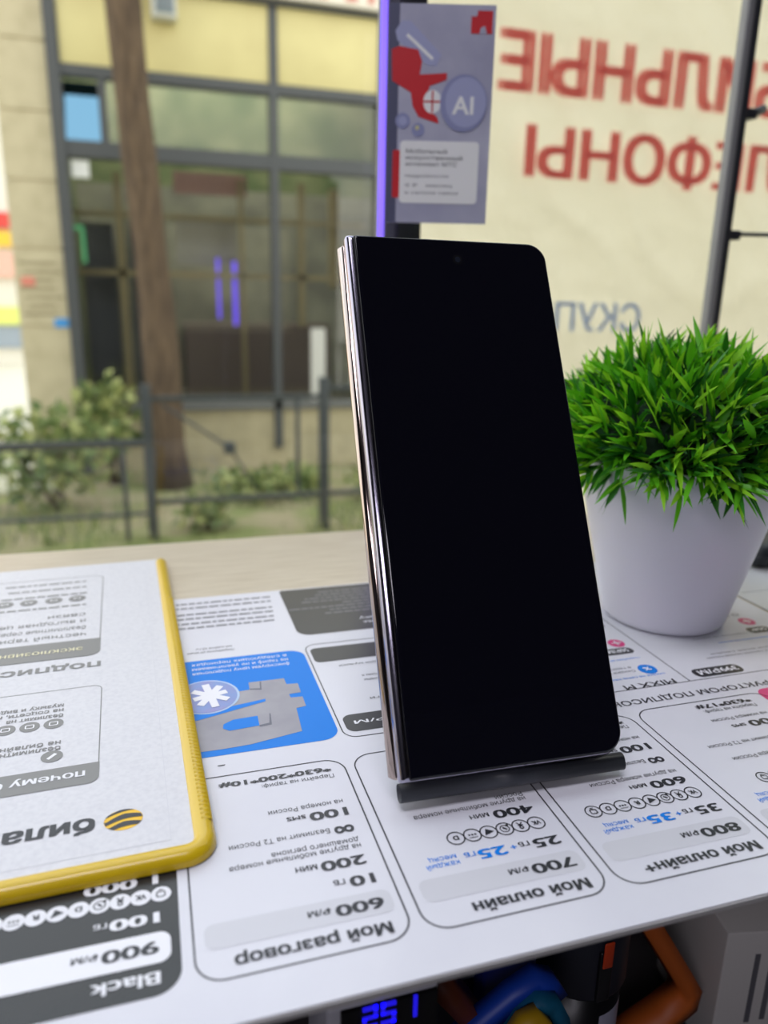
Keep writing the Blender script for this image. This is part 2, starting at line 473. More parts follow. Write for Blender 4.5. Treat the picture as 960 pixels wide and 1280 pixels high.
# --- blue card with the silver rouble
f = Flat()
f.rr(-20, 48.6, 76.4, 138.4, 5.5, blue)
for i, t in enumerate(('фиксируем цену подключая', 'на тариф и не увеличиваем', 'в следующих периодах')):
    f.text(t, 42, 129.1+i*3.4, 34, 2.2, whitei, .004)
# rouble sign, its bowl towards -x
f.poly([(37.9, 83), (38.7, 96.7), (42, 97.4), (42, 103.6), (38.1, 103.9), (38, 106.3), (42, 106.5), (42.2, 112.9), (38.3, 113.2), (38.2, 117.6), (26, 117.6), (25.7, 112.6), (8, 111), (-16, 106), (-18, 94), (-12, 84), (0, 79.6), (14, 79.4), (22, 79.8)], silver, 2)
f.poly([(26, 95.2), (18.4, 94.8), (15.2, 92.8), (14.8, 90.5), (16.6, 88.7), (25.8, 89.4)], blue, 3)
f.poly([(29.9, 105.1), (8, 101.2), (-10, 99), (-10, 95), (8, 97.2), (29.8, 103.5)], blue, 3)
slate = mat('slate_shadow_ink', (96, 98, 112), .32)
f.poly([(30.2, 117.2), (29.7, 117.2), (29.2, 112.6), (25.8, 113.2), (25.8, 112.4), (29.6, 111.4)], slate, 3)
f.poly([(30.2, 95.6), (29.8, 95.6), (29, 90.2), (25.8, 89.6), (25.8, 88.6), (29.6, 89)], slate, 3)
cold = mat('pale_blue_violet_ink', (120, 150, 205), .32, vary=(90, (150, 140, 190), .35, .65))
f.disc(11.6, 111.2, 10.6, mat('pale_rim_ink', (176, 200, 228), .32), 4, 11.2, 40); f.disc(11.4, 111.2, 10.0, cold, 5, 10.6, 40)
for i in range(8):
    a = PI*i/4+.2
    f.line(12.7, 111.5, 12.7+(6.6 if i % 2 else 5.6)*math.cos(a), 111.5+(8 if i % 2 == 0 else 7)*math.sin(a), 2.5, whitei, 6+i*.2)
o = f.build('discount_card', sheet_o); o['label'] = 'blue card with a silver rouble sign and white snowflake'
# --- fine print behind the blue card
f = Flat()
f.text('Подробности об акции', 24, 145.5, 17, 1.5, ink, .004); f.text('на сайте t2.ru', 23.4, 148.4, 13, 1.5, ink, .004)
for i, y in enumerate((168.5, 172.8, 177.8, 182.2, 189, 193.8)): f.fake(42.8+.4*i, y, 40, 1.3, midgrey)
f.build('fine_print', sheet_o)
# --- dark card behind the phone
f = Flat()
f.rr(49.6, 138, 150.2, 199, (5.5, 5.5, 2, 2), dark)
f.text('дарим', 92, 158, 14, 2.2, whitei, .004); f.text('скидку', 92, 162, 15, 2.2, whitei, .004)
for i in range(8): f.fake(118-(i % 3)*7, 170+i*3.4, 54-(i % 2)*9, 1.2, midgrey)
f.text('С подпиской', 92, 145.4, 9, 1.8, ink, .004)
f.build('information_card', sheet_o)['label'] = 'charcoal card with fine print'
# --- subscription cards of the second row
f = Flat()
f.frame(49.6, 94.6, 75.6, 141.6, 4.5, .4, ink)
f.rr(51.2, 93, 126.2, 138, 2.4, dark)
f.text('для музыки', 73, 122.5, 14, 1.5, ink, .004); f.text('фильмы и', 73, 113.4, 8, 1.5, ink, .004); f.text('сериалы', 73, 110.2, 8, 1.5, ink, .004)
f.text('книги', 73, 97.6, 9.5, 1.5, ink, .004)
f.rr(51.4, 92, 78.6, 88.6, 3, dark)
f.text('199', 85, 85.4, 17, 3.2, whitei, .02); f.text('₽/М', 65.5, 84.6, 11, 1.9, whitei, .012)
f.build('subscription_card', sheet_o)['label'] = 'white outlined subscription card with a dark price pill'
f = Flat()
f.line(176, 80, 176, 140, .4, ink)
f.text('MIXX M', 170.8, 82.6, 20.5, 3.2, ink, .012)
f.text('скидка на связь каждый месяц', 170.9, 87.4, 34, 1.2, blue, .002)
f.disc(166.7, 91.3, 3.5, blue); f.text('%', 168.2, 92.6, 3, 2.4, whitei, .02, z=3)
f.text('Скидка на связь', 161.5, 92, 20, 1.4, midgrey, .004); f.text('в тарифе', 161.5, 94.6, 11, 1.4, midgrey, .004)
f.text('подробнее об условиях', 169.6, 100.6, 22, 1.0, blue, .002)
f.rr(148, 171, 104.2, 109.2, 2.4, dark); f.text('50₽/М', 169, 108, 9, 2.5, whitei, .02, z=3)
f.disc(168, 113.2, 3.3, pink); f.line(166, 113.2, 170, 113.2, .7, whitei, 3); f.line(168, 111.4, 168, 115, .7, whitei, 3)
f.rr(99, 172.8, 127, 140, 2.6, dark)
f.build('subscription_card', sheet_o)['label'] = 'subscription card titled MIXX M'
f = Flat()
f.rr(180.8, 201.5, 80.8, 86.8, 2.6, dark); f.text('399₽/М', 199.8, 85.3, 17, 3.0, whitei, .02, z=3)
f.text('доступ к фильмам, сериалам и музыке', 226, 93.4, 32, 1.2, midgrey, .002); f.text('для всей семьи', 226, 96, 28, 1.2, midgrey, .002)
f.line(208, 103.4, 234, 103.4, .4, blue)
f.text('подписка на месяц', 226, 108.8, 26, 1.1, midgrey, .002)
f.rr(227.6, 238.6, 107.2, 112.4, 2.4, dark); f.text('50₽', 236.8, 111, 7.5, 2.3, whitei, .02, z=3)
f.disc(234.4, 118, 3.5, pink); f.line(232.4, 118, 236.4, 118, .7, whitei, 3); f.line(234.4, 116, 234.4, 120, .7, whitei, 3)
f.text('01', 236, 126, 6, 2.4, midgrey, .004)
f.build('subscription_card', sheet_o)['label'] = 'subscription card with a 399 price pill'
# --- second sheet at the right edge
b = MB(); b.box(.2525, .46, -.0098, .2000, -.0003, 0, mat('grey_white_laminate', (206, 206, 208), .35))
f2 = tag(b.build('price_sheet', None, (0, 0, .0001)), 'plain pale sheet on the counter right of the potted plant', 'price sheet')
f = Flat(); f.line(256, 146, 440, 146, .4, midgrey); f.build('printed_line', f2)

# ================================================================== YELLOW FOLDER
yel = mat('yellow_vinyl', (216, 182, 22), .30, coat=.3, vary=(18, (204, 170, 16), .3, .7))
film = mat('matte_film_over_paper', (214, 214, 217), .36, vary=(700, (205, 205, 209), .4, .7))
fold = thing('document_pocket', 'white tariff leaflet in a yellow-edged vinyl pocket lying on the price sheet', 'document pocket', (.0088, .0328, .0003), math.radians(1.7))
FX0, FX1, FY0, FY1 = -.308, 0, 0, .2165
b = MB(); b.box(FX0+.003, FX1-.0046, FY0+.004, FY1-.0006, 0, .0024, film); b.build('leaflet', fold)
def u_rim(w_, h_, m):
    """plastic edging along the left, front and right sides; the far side is the open mouth"""
    R = .0075; path = []
    for x, y in [(FX0, FY1-.002), (FX0, FY1*.5)]: path.append(((x, y), (1, 0)))
    for cx, a0 in ((FX0+R, PI), (FX1-R, 1.5*PI)):
        for i in range(9):
            a = a0+PI/2*i/8; path.append(((cx+R*math.cos(a), R+R*math.sin(a)), (-math.cos(a), -math.sin(a))))
    for x, y in [(FX1, FY1*.5), (FX1, FY1-.004), (FX1-.0004, FY1-.0015), (FX1-.0016, FY1)]: path.append(((x, y), (-1, 0)))
    b = MB(); vs = []; n = 13
    for k, ((x, y), (nx, ny)) in enumerate(path):
        q = (1, 1, .85, .45)[max(0, k-(len(path)-4))]
        for t in range(n):
            a = PI*t/(n-1); ins = w_*(1-math.cos(a))/2*q; z = .0002+h_*math.sin(a)**.8*q
            vs.append((x+nx*ins, y+ny*ins, z))
    fs = [(k*n+t, k*n+n+t, k*n+n+t+1, k*n+t+1) for k in range(len(path)-1) for t in range(n-1)]
    fs += [list(range(n)), list(range(len(vs)-n, len(vs)))[::-1]]
    b.add(vs, fs, m, True); return b
u_rim(.0058, .0034, yel).build('edging', fold)
b = MB()
n_ = 84
vs = []; fs = []
for i in range(n_*4+1):
    y = .012+i*(.150/(n_*4)); h = .0036+.00045*math.sin(i*PI/2)
    vs += [(-.0033, y, .0030), (-.0030, y, h), (-.0006, y, h-.0005), (-.0002, y, .0022)]
for i in range(n_*4):
    for q in range(3): fs.append((i*4+q, i*4+q+1, i*4+5+q, i*4+4+q))
b.add(vs, fs, yel, True); b.build('ribbed_zip', fold)
bee_y = mat('bee_yellow_ink', (240, 190, 10), .35); fgrey = mat('warm_grey_ink', (126, 126, 124), .36); fdark = mat('graphite_ink', (32, 34, 42), .36)
f = Flat()
# striped globe
gx, gy, rx, ry = -21.2, 18.8, 4.6, 4.0
f.disc(gx, gy, rx, bee_y, 1, ry, 40)
for (c0, wd) in ((-.98, .50), (-.26, .52), (.50, .26)):
    top = []; bot = []
    for i in range(21):
        u = -1+i/10; v0 = c0+.28*(1-u*u)+.22*u; v1 = v0+wd*(1-.35*abs(u))
        lim = math.sqrt(max(0, 1-u*u))
        top.append((gx+u*rx, gy+max(-lim, min(lim, v1))*ry)); bot.append((gx+u*rx, gy+max(-lim, min(lim, v0))*ry))
    nn = len(top)
    f.add([(p[0]*MM, p[1]*MM, 2*f.z) for p in top+bot], [(i, i+1, nn+i+1, nn+i) for i in range(nn-1)], fdark)
f.text('билайн', -27.8, 21.6, 20.7, 5.6, fdark, .03, fit='била')
f.frame(-150, -27.4, 36.8, 92, 3, .3, fgrey)
f.rr(-150, -27.3, 36.6, 46.2, (3, 3, .1, .1), fgrey, 2)
f.text('почему билайн', -30.9, 42.8, 18.6, 3.2, whitei, .02, fit='почему', z=3)
f.disc(-40, 52.5, 2.9, fgrey, 2, 2.9); f.line(-41, 51.2, -39, 53.6, 1.0, whitei, 3)
f.text('безлимитные звонки', -38, 57.5, 15.7, 2.3, fgrey, .012, fit='безлимитн'); f.text('на билайн по России', -38.1, 60.4, 16, 2.3, fgrey, .012, fit='на билайн')
for i, x in enumerate((-40.8, -47.4, -54, -60.6)):
    f.disc(x, 70.5, 2.8, fgrey, 2); f.frame(x-1.3, x+1.3, 69.4, 71.6, .5, .35, whitei, 3)
f.text('безлимит на', -38.4, 76, 15.9, 2.2, fgrey, .012); f.text('на соцсети, музыку', -38.5, 79.2, 15.5, 2.2, fgrey, .012, fit='на соцсети'); f.text('музыку и видео', -38.6, 82.2, 18, 2.2, fgrey, .012, fit='музыку и вид')
f.text('подписка', -28.2, 109.8, 32, 5.0, fgrey, .02, fit='подпис')
f.rr(-150, -28.6, 115.4, 129.8, (4, 4, .1, .1), fgrey, 2)
f.text('эксклюзивный', -34.6, 123.2, 27.6, 3.4, mat('straw_print', (226, 220, 180), .36), .01, fit='эксклюзивн', z=3)
f.frame(-150, -28.7, 115.2, 200, 4, .35, fgrey)
for i, (t, wd) in enumerate((('честный тариф', 33), ('безлимитные сервисы', 36), ('и выгодная цена', 36), ('связи', 14))): f.text(t, -34-.3*i, 136.4+6.6*i, wd, 3.6, fgrey, .006)
f.fake(-35, 166, 34, 1.4, fgrey)
for x in (-38.8, -48, -57.6, -66.8): f.disc(x, 173, 3.4, fgrey, 2, 3.2); f.frame(x-1.4, x+1.4, 172, 174, .5, .4, whitei, 3)
f.fake(-35.2, 179.5, 36, 1.4, fgrey); f.fake(-35.6, 187, 32, 1.3, fgrey); f.fake(-36, 194, 33, 1.3, fgrey)
f.line(-10.5, 8, -10.5, 205, .15, grey_pill); f.line(-200, 8, -10.5, 8, .15, grey_pill)
f.build('leaflet_print', fold, (0, 0, .0024))

# ================================================================== FOLDING PHONE
s_ = .9556
ca = Vector((-.0004, -.1205, .1279))
P = lambda v: ca + s_*(Vector(v)/1000-ca)
TL, TR, BR, BL = P((60.9, 121.7, 147.4)), P((128.0, 119.8, 146.9)), P((124.8, 42.4, 3.5)), P((57.7, 44.2, 4.0))
ex = (BR-BL).normalized(); ez = (TL-BL); ez = (ez-ez.dot(ex)*ex).normalized(); ey = ez.cross(ex)
PW, PH = (BR-BL).length, (TL-BL).length
ph = thing('folding_phone', 'black-screened folding smartphone standing folded and tilted back on a small dark stand', 'smartphone')
Mp = Matrix((ex, ey, ez)).transposed().to_4x4(); Mp.translation = BL
ph.matrix_world = Mp
frame_m = mat('smoky_polished_frame', (168, 164, 180), .14, 1, bump=(900, .02, .0002))
spine_m = mat('polished_bronze_spine', (186, 170, 162), .10, 1)
groove = mat('black_groove', (14, 14, 18), .35)
glassb = mat('black_screen_glass', (12, 12, 20), .04, spec=.42)
bezel = mat('black_bezel', (10, 10, 14), .25)
def slab(mb, y0, y1, x0, m, R=.0066, rl=.0012, e=.0016, nf=4, ins=0):
    o = []
    for i in range(nf+1):
        a = PI/2*i/nf; o.append((e*(1-math.sin(a)), y0+e*(1-math.cos(a))))
    for i in range(nf+1):
        a = PI/2*i/nf; o.append((e*(1-math.cos(a)), y1-e*(1-math.sin(a))))
    rings = []
    for (d, y) in o:
        d += ins
        rings.append([(x, y, z) for x, z in rrect(x0+d, PW-d, d, PH-d, (max(rl-d, .0003), R-d, R-d, max(rl-d, .0003)), 10)])
    mb.prism(rings, m)
b = MB(); slab(b, .0004, .0052, -.0007, frame_m, e=.0018); front = b.build('front_half', ph)
b = MB(); slab(b, -.0002, .0012, .0010, glassb, e=.0008, ins=.0007); b.build('cover_screen', front)
b = MB()
b.add([(.0335+.0016*math.cos(2*PI*i/24), -.00022, PH-.0075+.0016*math.sin(2*PI*i/24)) for i in range(24)], [list(range(24))], bezel)
b.add([(.0335+.0009*math.cos(2*PI*i/24), -.00025, PH-.0075+.0009*math.sin(2*PI*i/24)) for i in range(24)], [list(range(24))], mat('camera_lens', (30, 34, 44), .08))
b.build('front_camera', front)
b = MB(); slab(b, .0102, .0130, -.0006, frame_m, rl=.0035, e=.0012); back = b.build('back_half', ph)
b = MB(); slab(b, .0126, .0134, .0012, mat('dark_back_glass', (30, 32, 40), .1), e=.0005, ins=.001); b.build('back_glass', back)
# camera bump on the rear
b = MB(); b.box(.048, .060, .0133, .0152, PH-.060, PH-.012, bezel, .0015); b.build('camera_bump', back)
# hinge spine: half-round bar between the two halves
b = MB()
prof = []
for i in range(15):
    a = -PI/2+PI*i/14
    prof.append((.0002-.0022*math.cos(a), .0077+.0021*math.sin(a)))
rings = [[(x+(.0012 if j in (0, 3) else 0), y, z) for x, y in prof] for j, z in enumerate((.0006, .0014, PH-.0014, PH-.0006))]
b.prism(rings, spine_m); sp_o = b.build('hinge_spine', ph); sp_o['label'] = 'polished bronze-grey hinge spine'
b = MB(); b.box(.0006, PW-.002, .0050, .0104, .0008, PH-.0008, groove); b.build('hinge_gap', ph)

# ---- stand
std = thing('phone_stand', 'small dark grey plastic stand whose rounded ledge shows under the folding phone', 'phone stand')
stand_m = mat('dark_grey_plastic', (58, 60, 67), .42)
std.matrix_world = Mp
b = MB()
def capsule(x0, x1, y0, y1, z0, z1, m):
    r = (y1-y0)/2*.95
    rings = []
    for t in range(7):
        a = PI/2*t/6; rings.append((x0+.0026*(1-math.sin(a)), 1-.55*(1-math.cos(PI/2-a)) if t < 6 else 1))
    rr_ = [(x, q) for x, q in rings]+[(x1-(x-x0), q) for x, q in rings[::-1]]
    cy, cz = (y0+y1)/2, (z0+z1)/2
    b.prism([[(x, cy+(p[0])*q, cz+(p[1])*q) for p in rrect(-(y1-y0)/2, (y1-y0)/2, -(z1-z0)/2, (z1-z0)/2, r*.9, 6)] for x, q in rr_], m)
capsule(-.0002, PW+.0008, .0030, .0072, -.0050, -.0002, stand_m)
b.build('ledge', std)
b = MB(); b.box(.014, .050, .0138, .0162, .012, .075, stand_m, .0008); b.build('back_rest', std)
b = MB(); b.box(.010, .054, .0050, .0150, -.0016, -.0002, stand_m, .0004); b.box(.014, .050, .0138, .0158, -.0008, .014, stand_m, .0006); b.build('bracket', std)
# prop leg from the back rest down to the counter
iM = Mp.inverted()
p0 = Mp @ Vector((.032, .0162, .066)); p1 = Vector((p0.x, p0.y+.055, .0016))
b = MB(); b.band([iM @ p0, iM @ p1], (.022, 0, 0), .002, stand_m); b.build('prop_leg', std)

# ================================================================== POTTED PLANT
px_, py_ = .2038, .1336
pl = thing('potted_plant', 'bushy bright green artificial grass plant in a tapered white pot', 'potted plant', (px_, py_, .0003))
potm = mat('white_pot_plastic', (222, 220, 232), .34, spec=.4)
b = MB()
prof = [(0, .0004), (.0215, .0), (.0232, .0003), (.0245, .0012), (.0252, .0032)]
prof += [(.0252+(.0412-.0252)*t/8, .0032+(.0690-.0032)*t/8) for t in range(1, 9)]
prof += [(.0410, .0694), (.0402, .0694), (.0398, .0688), (.0375, .056)]
b.lathe(prof, potm, 72); b.build('pot', pl)
b = MB(); b.lathe([(.0378, .0575), (.02, .061), (0, .0615)], mat('dark_soil', (34, 30, 24), .9, bump=(300, .6, .002)), 32); b.build('soil', pl)
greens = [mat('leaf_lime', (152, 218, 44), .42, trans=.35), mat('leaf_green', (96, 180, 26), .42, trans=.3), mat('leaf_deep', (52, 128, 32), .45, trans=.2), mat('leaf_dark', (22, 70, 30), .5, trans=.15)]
b = MB()
random.seed(11)
def leaf(p, d, L, wd, m, droop):
    d = d.normalized(); up = Vector((0, 0, 1))
    side = d.cross(up)
    if side.length < .1: side = Vector((1, 0, 0))
    side.normalize()
    side = (Matrix.Rotation(random.uniform(-1.2, 1.2), 3, d) @ side)
    nrm = side.cross(d).normalized()
    vs = []; ts = (0, .18, .42, .7, 1); ws = (.28, .8, 1, .68, .02)
    for t, q in zip(ts, ws):
        c = p+d*L*t+Vector((0, 0, -1))*droop*L*t*t
        vs += [c-side*wd*q/2+nrm*wd*.16*q, c, c+side*wd*q/2+nrm*wd*.16*q]
    fs = []
    for i in range(4):
        k = i*3
        fs += [(k, k+1, k+4, k+3), (k+1, k+2, k+5, k+4)]
    b.add(vs, fs, m, True)
cen = Vector((0, 0, .070)); RX, RZ = .0625, .0505
N = 800
for i in range(N):
    # sprig directions spread evenly over the upper dome
    zz = -.16+1.16*((i+.5)/N); a = i*2.399963+random.uniform(-.2, .2)
    rr_ = math.sqrt(max(0, 1-zz*zz))
    d = Vector((rr_*math.cos(a), rr_*math.sin(a), zz))
    tip = random.uniform(.80, 1.03)
    base = cen+Vector((d.x*RX, d.y*RX, d.z*RZ))*tip
    if base.z < .068 and (d.x**2+d.y**2) < .55: continue
    out = Vector((d.x/RX, d.y/RX, d.z/RZ)).normalized()
    root = base-out*random.uniform(.014, .020)
    tilt = Vector((random.gauss(0, .34), random.gauss(0, .34), random.gauss(.22, .28)))
    sd = (out+tilt).normalized()
    b.tube([root-out*.012, root, root+sd*.006], .0006, greens[2], 5, False)
    for j in range(random.choice((3, 4, 4, 5))):
        spread = Vector((random.gauss(0, .42), random.gauss(0, .42), random.gauss(0, .36)))
        ld = (sd+spread).normalized()
        L = random.uniform(.011, .0195)
        m = random.choices(greens, (4, 5, 2.4, .8) if tip > .88 else (1, 3, 4, 2))[0]  # highlights and shade put into colour: outer leaves lighter, inner ones darker
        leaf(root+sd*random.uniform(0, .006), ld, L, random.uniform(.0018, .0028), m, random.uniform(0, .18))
# sprigs hanging over the rim
for a, L in ((-2.9, .014), (-2.35, .013), (-2.0, .013), (-1.75, .012), (-1.3, .013), (-1.08, .021), (-.75, .010), (-.45, .015), (.1, .014), (2.9, .013), (2.4, .014), (1.6, .013), (.9, .014)):
    for j in range(3):
        aa = a+random.gauss(0, .1)
        p = Vector((.039*math.cos(aa), .039*math.sin(aa), .0735))
        d = Vector((math.cos(aa)*.9+random.gauss(0, .3), math.sin(aa)*.9+random.gauss(0, .3), random.uniform(-.75, -.1)))
        leaf(p, d, L*random.uniform(.8, 1.1), .0032, random.choice(greens[:3]), .35)
b.build('foliage', pl)
b = MB(); b.lathe([(.034, .060), (.040, .070), (.041, .082), (.034, .092), (.020, .098), (0, .100)], mat('leaf_gap_shade', (12, 42, 18), .9), 24); b.build('leaf_shade_core', pl)  # dark core stands in for the shade in gaps between leaves

# ================================================================== SMALL THINGS ON THE WINDOW SIDE
b = MB(); b.box(.2835, .335, .168, .215,   .0002, .0125, mat('black_matte_plastic', (34, 38, 42), .5), .007, 4)
tag(b.build('cable_dock', None), 'small black rounded plastic block right of the plant pot at the picture edge', 'dock')
# LED strip on the pillar
led = thing('led_strip', 'glowing violet LED strip running up the dark window pillar', 'light strip', (.1205, .285, 0))
b = MB(); b.box(-.0026, .0026, .0012, .0040, -.0005, 1.2, metal_grey); b.build('channel', led)
b = MB(); b.box(-.0022, .0012, -.0006, .0012, 0, 1.2, mat('violet_led', (150, 125, 255), .4, emit=(132, 104, 255), estr=1.0), .0005); b.build('diffuser', led)
# AI poster: its left edge on the pillar, its right edge swung towards the room
A0, A1 = Vector((.1178, .270, 0)), Vector((.1660, .2555, 0))
pd = (A1-A0); PWD = pd.length; pd.normalize()
po = thing('advertising_poster', 'grey-violet advertising poster with red phone art hanging on the window pillar', 'poster', (A0.x, A0.y, .165))
po.rotation_euler = (PI/2, 0, math.atan2(pd.y, pd.x))
HP = .0965
pm = mat('grey_violet_print', (164, 164, 188), .4, vary=(22, (190, 190, 208), .35, .65))
pnavy = mat('slate_print', (84, 86, 112), .4); pred = mat('red_print', (205, 40, 48), .4); plil = mat('lilac_print', (166, 170, 206), .4); plil2 = mat('lilac_deep_print', (144, 148, 188), .4); pwhite = mat('white_poster_print', (242, 242, 242), .4)
b = MB(); b.add([(0, 0, 0), (PWD, 0, -.0), (PWD, HP, 0), (0, HP, 0), (0, 0, -.0012), (PWD, 0, -.0012), (PWD, HP, -.0012), (0, HP, -.0012)], [(0, 1, 2, 3), (7, 6, 5, 4), (0, 4, 5, 1), (1, 5, 6, 2), (2, 6, 7, 3), (3, 7, 4, 0)], pm)
b.build('board', po)
class Up(Flat):
    """upright print: text reads towards +x, mm"""
    def text(s, t, x, y, wd, cap, m, bold=.012, z=2):
        vs, fs, w0 = glyphs(t, bold)
        s.add([((x+a*wd/w0)*MM, (y+c*cap/CAP)*MM, z*s.z+q*.000012) for a, c, q in vs], fs, m)
f = Up(); PWm, HPm = PWD*1000, HP*1000
X = lambda u: u*PWm; Y = lambda v: (1-v)*HPm
f.poly([(X(0), Y(1)), (X(.1), Y(1)), (X(.1), Y(0)), (X(0), Y(0))], pnavy, 1)
f.rr(X(.77), X(.97), Y(.125), Y(.025), .4, pred, 2); f.poly([(X(.85), Y(.125)), (X(.92), Y(.125)), (X(.9), Y(.09)), (X(.86), Y(.1))], pm, 3); f.poly([(X(.77), Y(.05)), (X(.77), Y(.025)), (X(.83), Y(.025)), (X(.82), Y(.05))], pm, 3)
f.poly([(X(.06), Y(.12)), (X(.12), Y(.075)), (X(.2), Y(.075)), (X(.5), Y(.22)), (X(.46), Y(.27)), (X(.38), Y(.27)), (X(.08), Y(.16))][::-1], plil, 2)
f.line(X(.17), Y(.135), X(.42), Y(.24), 1.5, pwhite, 3)
f.poly([(X(.03), Y(.20)), (X(.1), Y(.185)), (X(.28), Y(.20)), (X(.32), Y(.25)), (X(.30), Y(.31)), (X(.56), Y(.30)), (X(.56), Y(.33)), (X(.40), Y(.36)), (X(.36), Y(.45)), (X(.48), Y(.50)), (X(.5), Y(.53)), (X(.3), Y(.50)), (X(.24), Y(.45)), (X(.22), Y(.39)), (X(.04), Y(.34))][::-1], pred, 2.5)
f.disc(X(.43), Y(.43), 4.4, pwhite, 3, 5.2)
f.line(X(.34), Y(.43), X(.52), Y(.43), .8, pred, 4); f.line(X(.43), Y(.38), X(.43), Y(.48), .8, pred, 4)
f.disc(X(.73), Y(.435), 11.4, plil2, 5, 12.6, 40); f.disc(X(.75), Y(.43), 9.8, plil, 6, 11, 40)
f.text('AI', X(.62), Y(.485), 10.4, 8.2, pwhite, .02, 7)
f.disc(X(.15), Y(.52), 3.6, plil2, 3); f.disc(X(.15), Y(.52), 2.0, plil, 4); f.disc(X(.30), Y(.56), 3.2, plil2, 3); f.disc(X(.29), Y(.55), 1.0, mat('pale_yellow_print', (205, 200, 150), .4), 4)
f.rr(X(.06), X(.2), Y(.88), Y(.655), .8, pred, 2)
f.rr(X(.13), X(.9), Y(.905), Y(.61), 2, pwhite, 3)
for i, v in enumerate((.66, .69, .72)): f.text(('Мобильный', 'искусственный', 'интеллект МТС')[i], X(.19), Y(v+.008), X((.4, .55, .5)[i]), 1.9, ink, .006, 4)
for i, v in enumerate((.775, .82, .855)): f.text(('подробности', '0 ₽   месяц', 'в салоне связи')[i], X(.19), Y(v+.006), X((.42, .46, .52)[i]), 1.4, midgrey, .002, 4)
f.build('artwork', po)

# ================================================================== UNDER THE COUNTER
ck = thing('digital_clock', 'white-edged black digital clock with blue digits under the counter edge', 'clock', (.028, .0045, -.1548))
b = MB(); b.box(0, .0260, .0006, .022, 0, .135, mat('white_clock_plastic', (196, 196, 204), .4), .0012); b.build('case', ck)
b = MB(); b.box(.0030, .0252, -.0002, .0012, .004, .1342, mat('black_clock_face', (6, 6, 10), .35)); b.build('face', ck)
blue_led = mat('blue_led_digit', (30, 20, 255), .4, emit=(40, 30, 255), estr=.6)
SEG = {'2': 'abged', '5': 'afgcd', '1': 'bc'}
def digit(b, ch, x, z, w_, h_):
    t = .0009
    q = {'a': (x, x+w_, z+h_-t, z+h_), 'g': (x, x+w_, z+h_/2-t/2, z+h_/2+t/2), 'd': (x, x+w_, z, z+t), 'f': (x, x+t, z+h_/2, z+h_), 'b': (x+w_-t, x+w_, z+h_/2, z+h_), 'e': (x, x+t, z, z+h_/2), 'c': (x+w_-t, x+w_, z, z+h_/2)}
    for s_1 in SEG[ch]:
        a = q[s_1]; b.box(a[0], a[1], -.0005, 0, a[2], a[3], blue_led)
for ch, x in (('2', .0078), ('5', .0120), ('1', .0170)):
    b = MB(); digit(b, ch, x, .1285, .0034, .0058); b.build('digit', ck)
# blue wristband, navy box, yellow ring, orange bands
bl = mat('blue_rubber', (24, 72, 190), .45); teal = mat('teal_rubber', (20, 104, 140), .45)
for pts, m_, wd, th, lb in (([(0.0639, 0.028, -0.0746), (0.0673, 0.028, -0.0701), (0.0769, 0.028, -0.0633), (0.0857, 0.028, -0.057), (0.0923, 0.028, -0.0534), (0.0964, 0.028, -0.0555), (0.0994, 0.028, -0.0603)], bl, .006, .0052, 'bright blue bent rubber band under the counter left of the black canister'),
                        ([(0.0789, 0.024, -0.075), (0.0821, 0.024, -0.0675), (0.0868, 0.024, -0.06), (0.0914, 0.024, -0.0564), (0.0954, 0.024, -0.0576), (0.0979, 0.024, -0.0629), (0.1004, 0.024, -0.0735)], teal, .006, .0048, 'dark teal rubber band nested inside the blue band under the counter'),
                        ([(0.0802, 0.02, -0.0677), (0.0822, 0.02, -0.0629), (0.0853, 0.02, -0.0578), (0.0883, 0.02, -0.0566), (0.0915, 0.02, -0.0604), (0.0951, 0.02, -0.0671)], mat('yellow_rubber', (214, 170, 30), .45), .005, .0040, 'small yellow rubber band nested lowest inside the teal band')):
    b = MB(); b.band(pts, (0, wd, 0), th, m_)
    tag(b.build('rubber_band', None), lb, 'band', 'coloured rubber bands under the counter')
b = MB(); b.box(.086, .104, .046, .075, -.1548, -.040, mat('navy_card', (22, 34, 120), .5), .001); b.box(.060, .086, .052, .075, -.1548, -.040, mat('dark_navy_card', (16, 20, 48), .5), .001); b.box(.0770, .0855, .0512, .0522, -.075, -.056, mat('grey_label', (120, 128, 140), .5))
tag(b.build('accessory_box', None), 'navy blue box behind the rubber bands under the counter', 'box')
orange = mat('orange_strap', (206, 104, 40), .5)
b = MB(); b.band([(0.064, 0.034, -0.0491), (0.069, 0.034, -0.0561), (0.0755, 0.034, -0.0658), (0.0811, 0.034, -0.0758), (0.0844, 0.034, -0.089)], (0, .012, 0), .0055, mat('rust_strap', (120, 58, 34), .5))
tag(b.build('strap', None), 'rust-brown strap in the dark between the clock and the blue rubber band', 'strap')
b = MB(); b.band([(.150, .066, -.066), (.156, .066, -.080), (.166, .066, -.096), (.176, .066, -.112), (.1815, .066, -.121), (.181, .066, -.127), (.172, .066, -.133), (.160, .066, -.139), (.148, .066, -.152)], (0, .012, 0), .0065, orange)
tag(b.build('strap', None), 'bright orange bent strap right of the black canister under the counter', 'strap')
